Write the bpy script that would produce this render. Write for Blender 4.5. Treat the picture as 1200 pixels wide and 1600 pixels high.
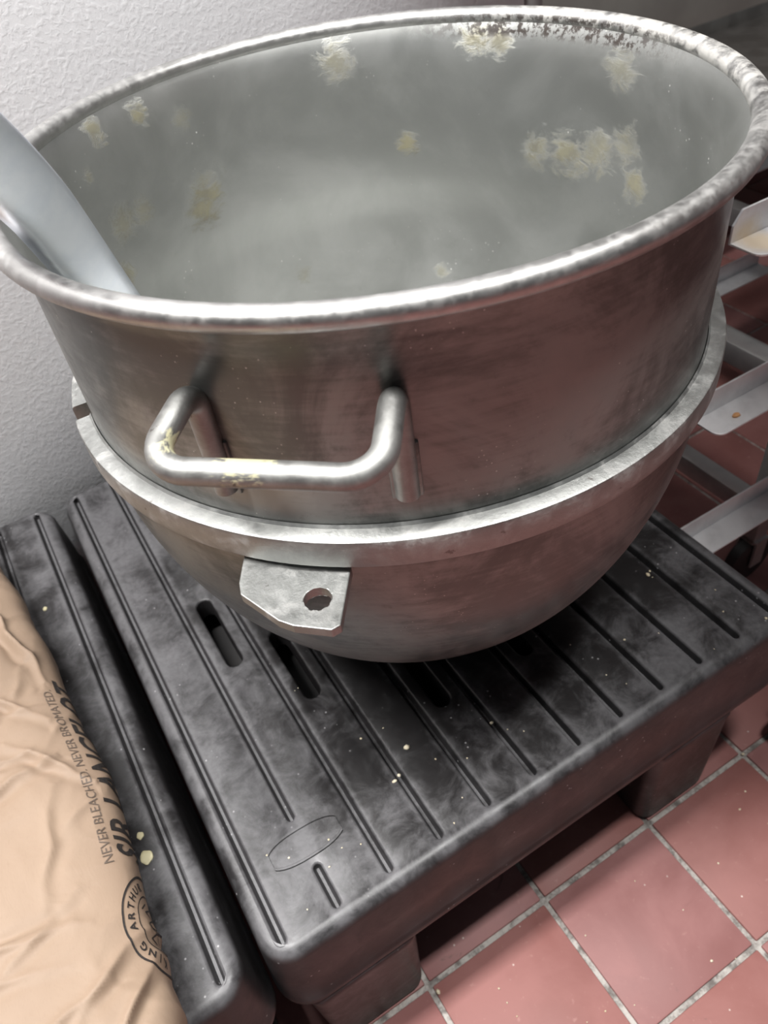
import bpy, bmesh, math, random
from mathutils import Vector, Matrix, noise
from mathutils.geometry import delaunay_2d_cdt
random.seed(7)
for o in list(bpy.data.objects):
    bpy.data.objects.remove(o)
sc = bpy.context.scene
COL = sc.collection
R = math.radians

# ------------------------------------------------------------------ camera
CAM = (0.03759, -0.28687, 1.05812)
YAW, PITCH, ROLL, FPX = 0.427663, 0.774194, -0.163579, 1222.04
fwd = Vector((math.sin(YAW)*math.cos(PITCH), math.cos(YAW)*math.cos(PITCH), -math.sin(PITCH)))
rt0 = Vector((math.cos(YAW), -math.sin(YAW), 0)); up0 = rt0.cross(fwd)
rt = math.cos(ROLL)*rt0 + math.sin(ROLL)*up0
up = -math.sin(ROLL)*rt0 + math.cos(ROLL)*up0
cd = bpy.data.cameras.new('camera'); cam = bpy.data.objects.new('camera', cd); COL.objects.link(cam)
cam.matrix_world = Matrix(((rt.x, up.x, -fwd.x, CAM[0]), (rt.y, up.y, -fwd.y, CAM[1]), (rt.z, up.z, -fwd.z, CAM[2]), (0, 0, 0, 1)))
cd.sensor_fit = 'VERTICAL'; cd.sensor_height = 36; cd.lens = 36*FPX/1600
cd.clip_start = 0.01
cd.dof.use_dof = True; cd.dof.focus_distance = 0.60; cd.dof.aperture_fstop = 9.0
sc.camera = cam

# ------------------------------------------------------------------ world, lamps, exposure
w = bpy.data.worlds.new('room_light'); sc.world = w; w.use_nodes = True
w.node_tree.nodes['Background'].inputs[0].default_value = (0.86, 0.93, 1.0, 1)
w.node_tree.nodes['Background'].inputs[1].default_value = 0.055
def area(name, loc, sx, sy, power, col=(1, 0.985, 0.965), target=None):
    ld = bpy.data.lights.new(name, 'AREA'); ld.shape = 'RECTANGLE'; ld.size = sx; ld.size_y = sy
    ld.energy = power; ld.color = col
    o = bpy.data.objects.new(name, ld); COL.objects.link(o); o.location = loc
    if target is not None:
        o.rotation_euler = (Vector(target)-Vector(loc)).to_track_quat('-Z', 'Y').to_euler()
    return o
area('ceiling_tube_light', (-0.70, 0.26, 2.75), 1.2, 0.16, 84)
area('ceiling_tube_light', (0.72, -0.34, 2.75), 0.9, 0.16, 40)
vs = sc.view_settings
vs.view_transform = 'Standard'; vs.look = 'None'; vs.gamma = 1; vs.use_curve_mapping = False
vs.exposure = 0.48

# ------------------------------------------------------------------ node helpers
class NT:
    def __init__(s, name):
        s.m = bpy.data.materials.new(name); s.m.use_nodes = True
        s.t = s.m.node_tree; s.n = s.t.nodes
        s.b = s.n['Principled BSDF']
        s.tc = s.n.new('ShaderNodeTexCoord')
    def link(s, a, b): s.t.links.new(a, b)
    def _set(s, sock, v):
        if v is None: return
        if hasattr(v, 'is_output') or isinstance(v, bpy.types.NodeSocket): s.link(v, sock)
        else: sock.default_value = v
    def coord(s, kind='Object', scale=None, loc=None):
        o = s.tc.outputs[kind]
        if scale is None and loc is None: return o
        mp = s.n.new('ShaderNodeMapping'); s.link(o, mp.inputs[0])
        if scale is not None: mp.inputs['Scale'].default_value = scale
        if loc is not None: mp.inputs['Location'].default_value = loc
        return mp.outputs[0]
    def noise(s, vec, scale, detail=4, rough=0.55, dist=0.0):
        n = s.n.new('ShaderNodeTexNoise'); s.link(vec, n.inputs['Vector'])
        n.inputs['Scale'].default_value = scale; n.inputs['Detail'].default_value = detail
        n.inputs['Roughness'].default_value = rough; n.inputs['Distortion'].default_value = dist
        return n.outputs['Fac']
    def voro(s, vec, scale, feat='F1', rnd=1.0):
        n = s.n.new('ShaderNodeTexVoronoi'); n.feature = feat; s.link(vec, n.inputs['Vector'])
        n.inputs['Scale'].default_value = scale; n.inputs['Randomness'].default_value = rnd
        return n.outputs['Distance']
    def ramp(s, fac, lo, hi, a=0.0, b=1.0):
        n = s.n.new('ShaderNodeMapRange'); n.interpolation_type = 'SMOOTHSTEP'
        s._set(n.inputs['Value'], fac)
        n.inputs['From Min'].default_value = lo; n.inputs['From Max'].default_value = hi
        n.inputs['To Min'].default_value = a; n.inputs['To Max'].default_value = b
        return n.outputs['Result']
    def math(s, op, a, b=None, c=None, clamp=False):
        n = s.n.new('ShaderNodeMath'); n.operation = op; n.use_clamp = clamp
        s._set(n.inputs[0], a); s._set(n.inputs[1], b)
        if c is not None: s._set(n.inputs[2], c)
        return n.outputs[0]
    def dist(s, vec, p):
        n = s.n.new('ShaderNodeVectorMath'); n.operation = 'DISTANCE'
        s.link(vec, n.inputs[0]); n.inputs[1].default_value = p
        return n.outputs['Value']
    def sep(s, vec):
        n = s.n.new('ShaderNodeSeparateXYZ'); s.link(vec, n.inputs[0]); return n.outputs
    def mix(s, fac, a, b):
        n = s.n.new('ShaderNodeMix'); n.data_type = 'RGBA'
        s._set(n.inputs[0], fac)
        for sock, v in ((n.inputs[6], a), (n.inputs[7], b)):
            if isinstance(v, tuple): sock.default_value = (*v, 1) if len(v) == 3 else v
            else: s.link(v, sock)
        return n.outputs[2]
    def bump(s, h, strength=0.3, distance=0.002, prev=None):
        n = s.n.new('ShaderNodeBump'); n.inputs['Strength'].default_value = strength
        n.inputs['Distance'].default_value = distance; s.link(h, n.inputs['Height'])
        if prev is not None: s.link(prev, n.inputs['Normal'])
        return n.outputs[0]
    def out(s, color=None, rough=None, metal=None, normal=None, spec=None, **k):
        b = s.b
        if color is not None:
            if isinstance(color, tuple): b.inputs['Base Color'].default_value = (*color, 1)
            else: s.link(color, b.inputs['Base Color'])
        s._set(b.inputs['Roughness'], rough); s._set(b.inputs['Metallic'], metal)
        if normal is not None: s.link(normal, b.inputs['Normal'])
        if spec is not None: b.inputs['Specular IOR Level'].default_value = spec
        for kk, v in k.items(): s._set(b.inputs[kk], v)
        return s.m
    def rnd(s):
        return s.n.new('ShaderNodeObjectInfo').outputs['Random']

# ------------------------------------------------------------------ materials
def mat_steel_out():
    t = NT('worn_steel_outside'); v = t.coord()
    big = t.noise(v, 9, 8, 0.68, 0.6)
    streak = t.noise(t.coord(scale=(6, 6, 60)), 3, 5, 0.6)
    fine = t.noise(v, 60, 5, 0.65)
    f = t.math('ADD', t.math('MULTIPLY', big, 0.8), t.math('MULTIPLY', streak, 0.2))
    c = t.mix(t.ramp(f, 0.40, 0.60), (0.130, 0.135, 0.129), (0.285, 0.288, 0.275))
    c = t.mix(t.ramp(fine, 0.60, 0.78, 0, 0.35), c, (0.10, 0.085, 0.075))
    spk = t.math('MULTIPLY', t.ramp(t.voro(v, 210), 0.05, 0.17, 1, 0), t.ramp(t.math('ADD', t.noise(v, 26, 3), t.ramp(t.dist(v, (-0.075, -0.276, 0.405)), 0.01, 0.05, 0.16, 0)), 0.54, 0.66))
    c = t.mix(spk, c, (0.62, 0.60, 0.57))
    r = t.ramp(t.math('ADD', t.math('MULTIPLY', big, 0.5), t.math('MULTIPLY', fine, 0.5)), 0.35, 0.68, 0.28, 0.46)
    r = t.math('ADD', r, t.math('MULTIPLY', spk, 0.3))
    nb = t.bump(streak, 0.03, 0.001); nb = t.bump(fine, 0.06, 0.0008, nb)
    return t.out(c, r, t.math('SUBTRACT', 0.62, t.math('MULTIPLY', spk, 0.62)), nb)
SMEARS = [((-0.162, 0.226, 0.529), 0.011, 1), ((-0.111, 0.255, 0.526), 0.011, 1), ((-0.066, 0.27, 0.506), 0.011, .5), ((-0.06, 0.272, 0.428), 0.018, 1),
 ((-0.073, 0.268, 0.408), 0.017, 1), ((0.11, 0.256, 0.52), 0.017, .8), ((0.167, 0.222, 0.426), 0.011, 1), ((0.227, 0.162, 0.528), 0.016, .9), ((0.24, 0.141, 0.523), 0.012, .8),
 ((0.259, 0.101, 0.423), 0.016, .8), ((0.27, 0.067, 0.425), 0.021, .9), ((0.277, 0.031, 0.432), 0.020, .8), ((0.278, -0.011, 0.449), 0.017, .7), ((0.277, -0.026, 0.416), 0.014, 1),
 ((0.278, 0.003, 0.514), 0.017, .6), ((-0.167, 0.223, 0.442), 0.018, .6), ((-0.140, 0.240, 0.444), 0.014, .6), ((-0.184, 0.209, 0.398), 0.012, 1), ((-0.21, 0.182, 0.47), 0.011, .5),
 ((0.034, 0.279, 0.292), 0.010, .5), ((0.189, 0.201, 0.266), 0.008, .6), ((-0.185, 0.206, 0.50), 0.007, .6)]
def mat_steel_in():
    t = NT('floury_steel_inside'); v = t.coord()
    big = t.noise(v, 7, 6, 0.62, 0.5)
    fine = t.noise(v, 45, 5, 0.65)
    streak = t.noise(t.coord(scale=(4, 4, 45)), 3, 5, 0.6)
    c = t.mix(t.ramp(big, 0.35, 0.66), (0.405, 0.412, 0.398), (0.495, 0.502, 0.488))
    c = t.mix(t.ramp(fine, 0.60, 0.75, 0, 0.25), c, (0.36, 0.36, 0.34))
    ns = t.math('MULTIPLY', t.math('SUBTRACT', t.noise(t.coord(scale=(1, 1, 1.6)), 38, 8, 0.80, 0.6), 0.5), 5.0)
    m = None
    for p, r, k in SMEARS:
        d = t.math('ADD', t.math('DIVIDE', t.dist(v, p), r), ns)
        a = t.ramp(d, 0.15, 1.35, k, 0)
        m = a if m is None else t.math('MAXIMUM', m, a)
    m = t.math('MULTIPLY', m, 0.55)
    c = t.mix(m, c, t.mix(t.ramp(fine, 0.4, 0.6), (0.20, 0.165, 0.05), (0.31, 0.26, 0.085)))
    # white flecks
    spk = t.math('MULTIPLY', t.ramp(t.voro(v, 150), 0.05, 0.18, 1, 0), t.ramp(t.noise(v, 22, 3), 0.57, 0.68, 0, 0.9))
    c = t.mix(spk, c, (0.82, 0.81, 0.77))
    # dark speckled stain under the rim, at the back right
    x, y, z = t.sep(v)
    ang = t.math('ARCTAN2', y, x)
    wa = t.math('MULTIPLY', t.ramp(ang, R(-22), R(2)), t.ramp(ang, R(30), R(58), 1, 0))
    wz = t.math('MULTIPLY', t.ramp(z, 0.524, 0.533), t.ramp(z, 0.545, 0.551, 1, 0))
    st = t.math('MULTIPLY', t.math('MULTIPLY', wa, wz), t.ramp(t.noise(v, 130, 4, 0.7), 0.44, 0.56))
    c = t.mix(st, c, (0.045, 0.035, 0.03))
    dr = t.math('MAXIMUM', m, t.math('MAXIMUM', spk, st))
    rr = t.ramp(big, 0.3, 0.7, 0.42, 0.50)
    nb = t.bump(streak, 0.03, 0.001); nb = t.bump(fine, 0.08, 0.0008, nb); nb = t.bump(m, 0.5, 0.0015, nb)
    return t.out(c, rr, t.math('SUBTRACT', 0.92, t.math('MULTIPLY', dr, 0.92)), nb)
def mat_rim():
    t = NT('scuffed_steel_rim'); v = t.coord()
    n1 = t.noise(v, 30, 6, 0.7, 0.5); n2 = t.noise(v, 120, 4, 0.6)
    c = t.mix(t.ramp(n1, 0.35, 0.65), (0.42, 0.415, 0.405), (0.50, 0.495, 0.485))
    x, y, z = t.sep(v)
    ang = t.math('ARCTAN2', y, x)
    right = t.math('MULTIPLY', t.ramp(ang, R(-75), R(-25)), t.ramp(ang, R(20), R(50), 1, 0))
    flour = t.math('MULTIPLY', t.ramp(n1, 0.42, 0.60), t.math('ADD', t.math('MULTIPLY', right, 0.75), 0.04))
    c = t.mix(flour, c, (0.60, 0.585, 0.55))
    wa = t.math('MULTIPLY', t.ramp(ang, R(-22), R(2)), t.ramp(ang, R(30), R(58), 1, 0))
    rad = t.math('SQRT', t.math('ADD', t.math('MULTIPLY', x, x), t.math('MULTIPLY', y, y)))
    st = t.math('MULTIPLY', t.math('MULTIPLY', wa, t.ramp(rad, 0.2825, 0.2842, 1, 0)), t.ramp(t.noise(v, 130, 4, 0.7), 0.44, 0.56))
    c = t.mix(st, c, (0.05, 0.04, 0.035))
    nb = t.bump(n2, 0.10, 0.0008); nb = t.bump(n1, 0.05, 0.001, nb)
    return t.out(c, t.ramp(n2, 0.35, 0.7, 0.38, 0.54), t.math('SUBTRACT', 1.0, t.math('MULTIPLY', t.math('MAXIMUM', flour, st), 0.8)), nb)
def mat_cast():
    t = NT('dull_cast_metal'); v = t.coord()
    n1 = t.noise(v, 35, 6, 0.7, 0.4); n2 = t.noise(v, 140, 4, 0.65)
    c = t.mix(t.ramp(n1, 0.35, 0.65), (0.31, 0.315, 0.305), (0.40, 0.405, 0.395))
    fl = t.math('MULTIPLY', t.ramp(n1, 0.50, 0.66), t.ramp(n2, 0.4, 0.6, 0.2, 0.8))
    c = t.mix(fl, c, (0.44, 0.435, 0.42))
    dk = t.ramp(t.noise(v, 75, 4, 0.6), 0.66, 0.72, 0, 0.6)
    c = t.mix(dk, c, (0.12, 0.10, 0.09))
    nb = t.bump(n2, 0.32, 0.0012); nb = t.bump(n1, 0.08, 0.001, nb)
    return t.out(c, t.ramp(n1, 0.35, 0.7, 0.46, 0.58), t.math('SUBTRACT', 0.95, t.math('MULTIPLY', fl, 0.7)), nb)
def mat_handle():
    t = NT('handle_metal'); v = t.coord()
    n1 = t.noise(v, 40, 6, 0.7, 0.4); n2 = t.noise(t.coord(scale=(1, 1, 3)), 150, 4, 0.65)
    c = t.mix(t.ramp(n1, 0.35, 0.65), (0.27, 0.27, 0.26), (0.38, 0.38, 0.368))
    m = None
    for p, r in (((-0.255, -0.205, 0.482), 0.009), ((-0.262, -0.211, 0.481), 0.009), ((-0.230, -0.245, 0.484), 0.016), ((-0.222, -0.255, 0.484), 0.012)):
        d = t.math('ADD', t.math('DIVIDE', t.dist(v, p), r), t.math('MULTIPLY', t.math('SUBTRACT', n2, 0.5), 3.0))
        a = t.ramp(d, 0.5, 1.0, 0.7, 0); m = a if m is None else t.math('MAXIMUM', m, a)
    c = t.mix(m, c, (0.66, 0.62, 0.36))
    dk = t.ramp(t.noise(v, 85, 4, 0.6), 0.66, 0.71, 0, 0.8)
    c = t.mix(dk, c, (0.10, 0.085, 0.075))
    nb = t.bump(n2, 0.15, 0.0008); nb = t.bump(n1, 0.12, 0.0012, nb)
    return t.out(c, t.ramp(n1, 0.35, 0.7, 0.46, 0.58), t.math('SUBTRACT', 0.92, t.math('MULTIPLY', m, 0.9)), nb)
def mat_polished():
    t = NT('polished_aluminium'); v = t.coord()
    n1 = t.noise(v, 30, 5, 0.6, 0.3); n2 = t.noise(v, 160, 4, 0.6)
    c = t.mix(t.ramp(n1, 0.35, 0.65), (0.78, 0.82, 0.90), (0.86, 0.89, 0.95))
    nb = t.bump(n1, 0.03, 0.001); nb = t.bump(n2, 0.03, 0.0004, nb)
    return t.out(c, t.ramp(n1, 0.3, 0.7, 0.40, 0.48), 1.0, nb)
def mat_plastic():
    t = NT('dusty_black_plastic'); v = t.coord()
    big = t.noise(v, 7, 5, 0.6, 0.6); mid = t.noise(v, 26, 8, 0.74, 0.5); fine = t.noise(v, 170, 3, 0.6)
    x, y, z = t.sep(v)
    near = t.math('MAXIMUM', t.ramp(x, 0.0, 0.22, 0.20, 0), t.math('MAXIMUM', t.ramp(x, 0.50, 0.63, 0, 0.15), t.ramp(y, 0.01, 0.16, 0.14, 0)))
    gx = t.math('ABSOLUTE', t.math('SUBTRACT', t.math('FRACT', t.math('ADD', t.math('DIVIDE', x, 0.05742), 0.5)), 0.5))
    near = t.math('ADD', near, t.ramp(gx, 0.07, 0.24, 0.10, 0))
    dm = t.math('ADD', t.math('ADD', t.math('MULTIPLY', big, 0.6), t.math('MULTIPLY', mid, 0.6)), near)
    dust = t.math('MULTIPLY', t.ramp(dm, 0.62, 0.90), t.ramp(fine, 0.3, 0.65, 0.8, 1.0))
    g = t.n.new('ShaderNodeNewGeometry'); nz = t.sep(g.outputs['Normal'])[2]
    dust = t.math('MULTIPLY', dust, t.ramp(nz, 0.2, 0.8, 0.035, 0.34))
    spk = t.math('MULTIPLY', t.ramp(t.voro(v, 105), 0.04, 0.15, 1, 0), t.ramp(t.noise(v, 14, 3), 0.52, 0.62, 0, 0.75))
    c = t.mix(dust, (0.013, 0.012, 0.0125), (0.30, 0.295, 0.31))
    c = t.mix(spk, c, (0.42, 0.41, 0.42))
    nb = t.bump(mid, 0.12, 0.003); nb = t.bump(fine, 0.12, 0.0008, nb)
    return t.out(c, t.ramp(mid, 0.3, 0.7, 0.32, 0.50), 0.0, nb, 0.48)
def mat_paper():
    t = NT('kraft_paper'); v = t.coord()
    n1 = t.noise(v, 5, 4, 0.6); n2 = t.noise(t.coord(scale=(120, 30, 60)), 6, 4, 0.6)
    c = t.mix(t.ramp(n1, 0.3, 0.7), (0.232, 0.164, 0.116), (0.275, 0.198, 0.142))
    c = t.mix(t.ramp(n2, 0.5, 0.75, 0, 0.18), c, (0.20, 0.135, 0.09))
    cr = t.noise(v, 16, 5, 0.55, 1.2)
    ridge = t.math('ABSOLUTE', t.math('SUBTRACT', cr, 0.5))
    nb = t.bump(cr, 0.25, 0.004); nb = t.bump(n2, 0.05, 0.0005, nb)
    return t.out(c, 0.62, 0.0, nb, 0.35)
def mat_ink(name, col):
    t = NT(name); v = t.coord('Generated')
    return t.out(t.mix(t.ramp(t.noise(v, 60, 3), 0.4, 0.7, 0, 0.2), col, (0.16, 0.11, 0.07)), 0.6)
def mat_tile():
    t = NT('red_quarry_tile'); v = t.coord(); rd = t.rnd()
    wv = t.n.new('ShaderNodeVectorMath'); wv.operation = 'ADD'
    t.link(v, wv.inputs[0])
    cb = t.n.new('ShaderNodeCombineXYZ'); t.link(t.math('MULTIPLY', rd, 40.0), cb.inputs[0]); t.link(t.math('MULTIPLY', rd, 17.0), cb.inputs[1])
    t.link(cb.outputs[0], wv.inputs[1]); vv = wv.outputs[0]
    n1 = t.noise(vv, 9, 5, 0.6, 0.4); n2 = t.noise(vv, 90, 4, 0.6)
    c = t.mix(t.ramp(n1, 0.35, 0.65), (0.245, 0.106, 0.100), (0.315, 0.150, 0.143))
    c = t.mix(t.math('MULTIPLY', rd, 0.35), c, (0.26, 0.085, 0.06))
    c = t.mix(t.ramp(t.noise(vv, 13, 4, 0.7, 1.0), 0.66, 0.74, 0, 0.6), c, (0.12, 0.065, 0.055))
    c = t.mix(t.ramp(n2, 0.62, 0.75, 0, 0.3), c, (0.52, 0.30, 0.27))
    spk = t.math('MULTIPLY', t.ramp(t.voro(vv, 65), 0.03, 0.10, 1, 0), t.ramp(t.noise(vv, 12, 3), 0.55, 0.62, 0, 0.8))
    c = t.mix(spk, c, (0.75, 0.68, 0.62))
    return t.out(c, t.ramp(n1, 0.3, 0.7, 0.50, 0.64), 0.0, t.bump(n2, 0.12, 0.0012), 0.4)
def mat_grout():
    t = NT('grey_grout'); v = t.coord()
    n = t.noise(v, 60, 5, 0.7)
    c = t.mix(t.ramp(n, 0.35, 0.62), (0.13, 0.115, 0.105), (0.44, 0.415, 0.385))
    return t.out(c, 0.85, 0.0, t.bump(n, 0.4, 0.002))
def mat_wall():
    t = NT('white_pebbled_panel'); v = t.coord(scale=(1, 1, 1))
    n1 = t.noise(v, 150, 3, 0.5, 0.6); n2 = t.noise(v, 60, 3, 0.5); n3 = t.noise(v, 2.5, 4)
    h = t.math('ADD', t.ramp(n1, 0.42, 0.66), t.math('MULTIPLY', n2, 0.5))
    c = t.mix(t.ramp(n3, 0.3, 0.7), (0.85, 0.85, 0.87), (0.88, 0.88, 0.90))
    return t.out(c, 0.38, 0.0, t.bump(h, 0.11, 0.0014), 0.5)
def mat_flat(name, a, b, rough, metal=0.0, scale=12):
    t = NT(name); v = t.coord(); n = t.noise(v, scale, 5, 0.6); f = t.noise(v, scale*12, 3)
    return t.out(t.mix(t.ramp(n, 0.35, 0.65), a, b), t.ramp(n, 0.3, 0.7, rough, rough+0.12), metal, t.bump(f, 0.08, 0.001))
def mat_runner():
    t = NT('floury_aluminium_angle'); v = t.coord(); n = t.noise(v, 14, 5, 0.65); f = t.noise(v, 150, 3)
    c = t.mix(t.ramp(n, 0.35, 0.65), (0.62, 0.62, 0.63), (0.78, 0.78, 0.79))
    st = t.ramp(t.math('ADD', t.dist(v, (0.02, -0.018, 0.0)), t.math('MULTIPLY', n, 0.04)), 0.030, 0.052, 0.85, 0)
    rd = t.sep(t.tc.outputs['Object'])
    c2 = t.mix(t.math('MULTIPLY', st, t.math('GREATER_THAN', t.n_attr('tan'), 0.5)), c, (0.66, 0.54, 0.38))
    return t.out(c2, t.ramp(n, 0.3, 0.7, 0.36, 0.5), t.math('SUBTRACT', 0.40, t.math('MULTIPLY', t.math('MULTIPLY', st, t.n_attr('tan')), 0.40)), t.bump(f, 0.08, 0.001))
def n_attr(s, nm):
    a = s.n.new('ShaderNodeAttribute'); a.attribute_type = 'OBJECT'; a.attribute_name = nm; return a.outputs['Fac']
NT.n_attr = n_attr
M = dict(out=mat_steel_out(), inn=mat_steel_in(), rim=mat_rim(), cast=mat_cast(), handle=mat_handle(), pol=mat_polished(),
    plastic=mat_plastic(), paper=mat_paper(), ink=mat_ink('black_ink', (0.012, 0.011, 0.012)), ink2=mat_ink('grey_ink', (0.10, 0.075, 0.06)),
    tile=mat_tile(), grout=mat_grout(), wall=mat_wall(), runner=mat_runner(),
    alu=mat_flat('grey_aluminium_tube', (0.50, 0.50, 0.50), (0.62, 0.62, 0.61), 0.38, 0.8),
    trim=mat_flat('grey_trim', (0.40, 0.40, 0.40), (0.46, 0.46, 0.46), 0.45),
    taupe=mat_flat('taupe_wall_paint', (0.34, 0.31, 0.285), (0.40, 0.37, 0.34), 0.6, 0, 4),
    dark=mat_flat('dark_rubber_and_shade', (0.018, 0.017, 0.018), (0.03, 0.028, 0.028), 0.5),  # rubber on casters; painted shade on the slot plate and gap strip
    steel=mat_flat('dull_shelf_steel', (0.36, 0.34, 0.32), (0.45, 0.43, 0.41), 0.42, 0.9),
    crumb=mat_flat('pale_crumb', (0.60, 0.50, 0.33), (0.75, 0.68, 0.52), 0.7, 0, 60),
    dough=mat_flat('dried_dough', (0.62, 0.56, 0.34), (0.70, 0.64, 0.42), 0.6, 0, 60))

# ------------------------------------------------------------------ object helpers
def link(o, parent=None):
    COL.objects.link(o)
    if parent is not None: o.parent = parent
    return o
def mesh(name, verts, faces, mat, parent=None, smooth=True, loc=None, auto=None):
    me = bpy.data.meshes.new(name); me.from_pydata([tuple(v) for v in verts], [], faces); me.update()
    bm = bmesh.new(); bm.from_mesh(me); bmesh.ops.remove_doubles(bm, verts=bm.verts, dist=1e-6)
    bmesh.ops.recalc_face_normals(bm, faces=bm.faces); bm.to_mesh(me); bm.free()
    return fin(name, me, mat, parent, smooth, loc, auto)
def fin(name, me, mat, parent=None, smooth=True, loc=None, auto=None):
    if mat is not None: me.materials.append(mat)
    if smooth:
        me.polygons.foreach_set('use_smooth', [True]*len(me.polygons))
        if auto:
            me.set_sharp_from_angle(angle=R(auto))
    o = bpy.data.objects.new(name, me)
    if loc is not None: o.location = loc
    return link(o, parent)
def frombm(name, bm, mat, parent=None, smooth=False, loc=None, auto=None):
    me = bpy.data.meshes.new(name); bmesh.ops.recalc_face_normals(bm, faces=bm.faces); bm.to_mesh(me); bm.free()
    return fin(name, me, mat, parent, smooth, loc, auto)
def boxbm(bm, lo, hi, bev=0.0, seg=2):
    r = bmesh.ops.create_cube(bm, size=1)
    vs_ = r['verts']
    for v in vs_:
        v.co = Vector([lo[i] + (v.co[i]+0.5)*(hi[i]-lo[i]) for i in range(3)])
    if bev:
        es = list({e for v in vs_ for e in v.link_edges})
        bmesh.ops.bevel(bm, geom=es, offset=bev, segments=seg, affect='EDGES', profile=0.5)
def box(name, lo, hi, mat, parent=None, bev=0.002, loc=None):
    bm = bmesh.new(); boxbm(bm, lo, hi, bev)
    return frombm(name, bm, mat, parent, True, loc, 40)
def empty(name, loc, label, cat, group=None):
    o = bpy.data.objects.new(name, None); o.empty_display_size = 0.05; o.location = loc; COL.objects.link(o)
    return tag(o, label, cat, group)
def tag(o, label, cat, group=None, kind=None):
    o['label'] = label; o['category'] = cat
    if group: o['group'] = group
    if kind: o['kind'] = kind
    return o
def struct(o, label=None):
    o['kind'] = 'structure'
    if label: o['label'] = label
    return o
def lathe(prof, seg=128, a0=0.0, a1=2*math.pi, closed=True):
    vs_, fs = [], []
    full = abs(a1-a0-2*math.pi) < 1e-6
    n = seg if full else seg+1
    for i in range(n):
        a = a0+(a1-a0)*i/seg
        for r, z in prof: vs_.append((r*math.cos(a), r*math.sin(a), z))
    k = len(prof)
    for i in range(seg):
        j = (i+1) % n
        for p in range(k if closed else k-1):
            q_ = (p+1) % k
            fs.append((i*k+p, j*k+p, j*k+q_, i*k+q_))
    if closed and not full:
        fs.append(tuple(range(k))); fs.append(tuple(range((n-1)*k, n*k)))
    return vs_, fs
def sweep(path, radii, seg=24, section=None, ref=Vector((0, 0, 1)), cap=True):
    """tube along path; section(a)->(u,v) unit shape scaled by radii"""
    vs_, fs = [], []
    n = len(path); prevN = None
    for i, p in enumerate(path):
        t = (path[min(i+1, n-1)]-path[max(i-1, 0)]).normalized()
        if prevN is None:
            N = (ref-t*ref.dot(t)).normalized()
        else:
            N = (prevN-t*prevN.dot(t)).normalized()
        prevN = N; B = t.cross(N)
        rr = radii[i] if isinstance(radii, (list, tuple)) else radii
        for k in range(seg):
            a = 2*math.pi*k/seg
            u, v = section(a) if section else (math.cos(a), math.sin(a))
            vs_.append(p+N*(u*rr)+B*(v*rr))
    for i in range(n-1):
        for k in range(seg):
            k2 = (k+1) % seg
            fs.append((i*seg+k, i*seg+k2, (i+1)*seg+k2, (i+1)*seg+k))
    if cap:
        fs.append(tuple(range(seg))); fs.append(tuple(range((n-1)*seg, n*seg)))
    return vs_, fs
def fillet(pts, rads, seg=8):
    out = [Vector(pts[0])]
    for i in range(1, len(pts)-1):
        p, a, b = Vector(pts[i]), Vector(pts[i-1]), Vector(pts[i+1])
        da, db = (a-p).normalized(), (b-p).normalized()
        ang = da.angle(db); d = rads[i]/math.tan(ang/2)
        c = p+(da+db).normalized()*(rads[i]/math.sin(ang/2))
        s, e = p+da*d-c, p+db*d-c
        tot = s.angle(e); ax = s.cross(e).normalized()
        for k in range(seg+1):
            out.append(c+Matrix.Rotation(tot*k/seg, 3, ax) @ s)
    out.append(Vector(pts[-1]))
    res = [out[0]]
    for a, b in zip(out, out[1:]):
        L = (b-a).length
        if L > 0.012:
            for k in range(1, int(L/0.008)): res.append(a.lerp(b, k/int(L/0.008)))
        res.append(b)
    return res

# ------------------------------------------------------------------ the setting
H = 0.3005
TP = 0.1750; TX0, TY0 = 0.1143, -0.0232; GR = 0.0065
floor = struct(box('floor', (-3.0, -3.0, -0.06), (4.2, 2.6, -0.0035), M['grout'], bev=0), 'red quarry tile floor with grey grout joints')
tb = bmesh.new(); hw = (TP-GR)/2; boxbm(tb, (-hw, -hw, -0.008), (hw, hw, 0), 0.0018, 2)
tile_me = bpy.data.meshes.new('tile'); bmesh.ops.recalc_face_normals(tb, faces=tb.faces); tb.to_mesh(tile_me); tb.free()
tile_me.materials.append(M['tile'])
tile_me.polygons.foreach_set('use_smooth', [True]*len(tile_me.polygons)); tile_me.set_sharp_from_angle(angle=R(40))
rest_v, rest_f = [], []
for i in range(-18, 23):
    for j in range(-17, 14):
        cx, cy = TX0+(i+0.5)*TP, TY0+(j+0.5)*TP
        near = -3 <= i <= 11 and -5 <= j <= 7
        if cx > 4.1 or cy > 2.5 or cx < -2.9 or cy < -2.9: continue
        if near:
            o = bpy.data.objects.new('tile', tile_me); o.location = (cx, cy, random.uniform(-0.0004, 0.0004))
            o.rotation_euler = (random.uniform(-.002, .002), random.uniform(-.002, .002), 0); link(o, floor)
        else:
            b = len(rest_v)
            for (dx, dy) in ((-1, -1), (1, -1), (1, 1), (-1, 1)): rest_v.append((cx+dx*hw, cy+dy*hw, -0.006))
            for (dx, dy) in ((-1, -1), (1, -1), (1, 1), (-1, 1)): rest_v.append((cx+dx*hw, cy+dy*hw, 0.0))
            rest_f += [(b+4, b+5, b+6, b+7), (b, b+1, b+5, b+4), (b+1, b+2, b+6, b+5), (b+2, b+3, b+7, b+6), (b+3, b, b+4, b+7)]
ot = mesh('outer_tiles', rest_v, rest_f, M['tile'], floor, smooth=False); ot['kind'] = 'stuff'

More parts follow.
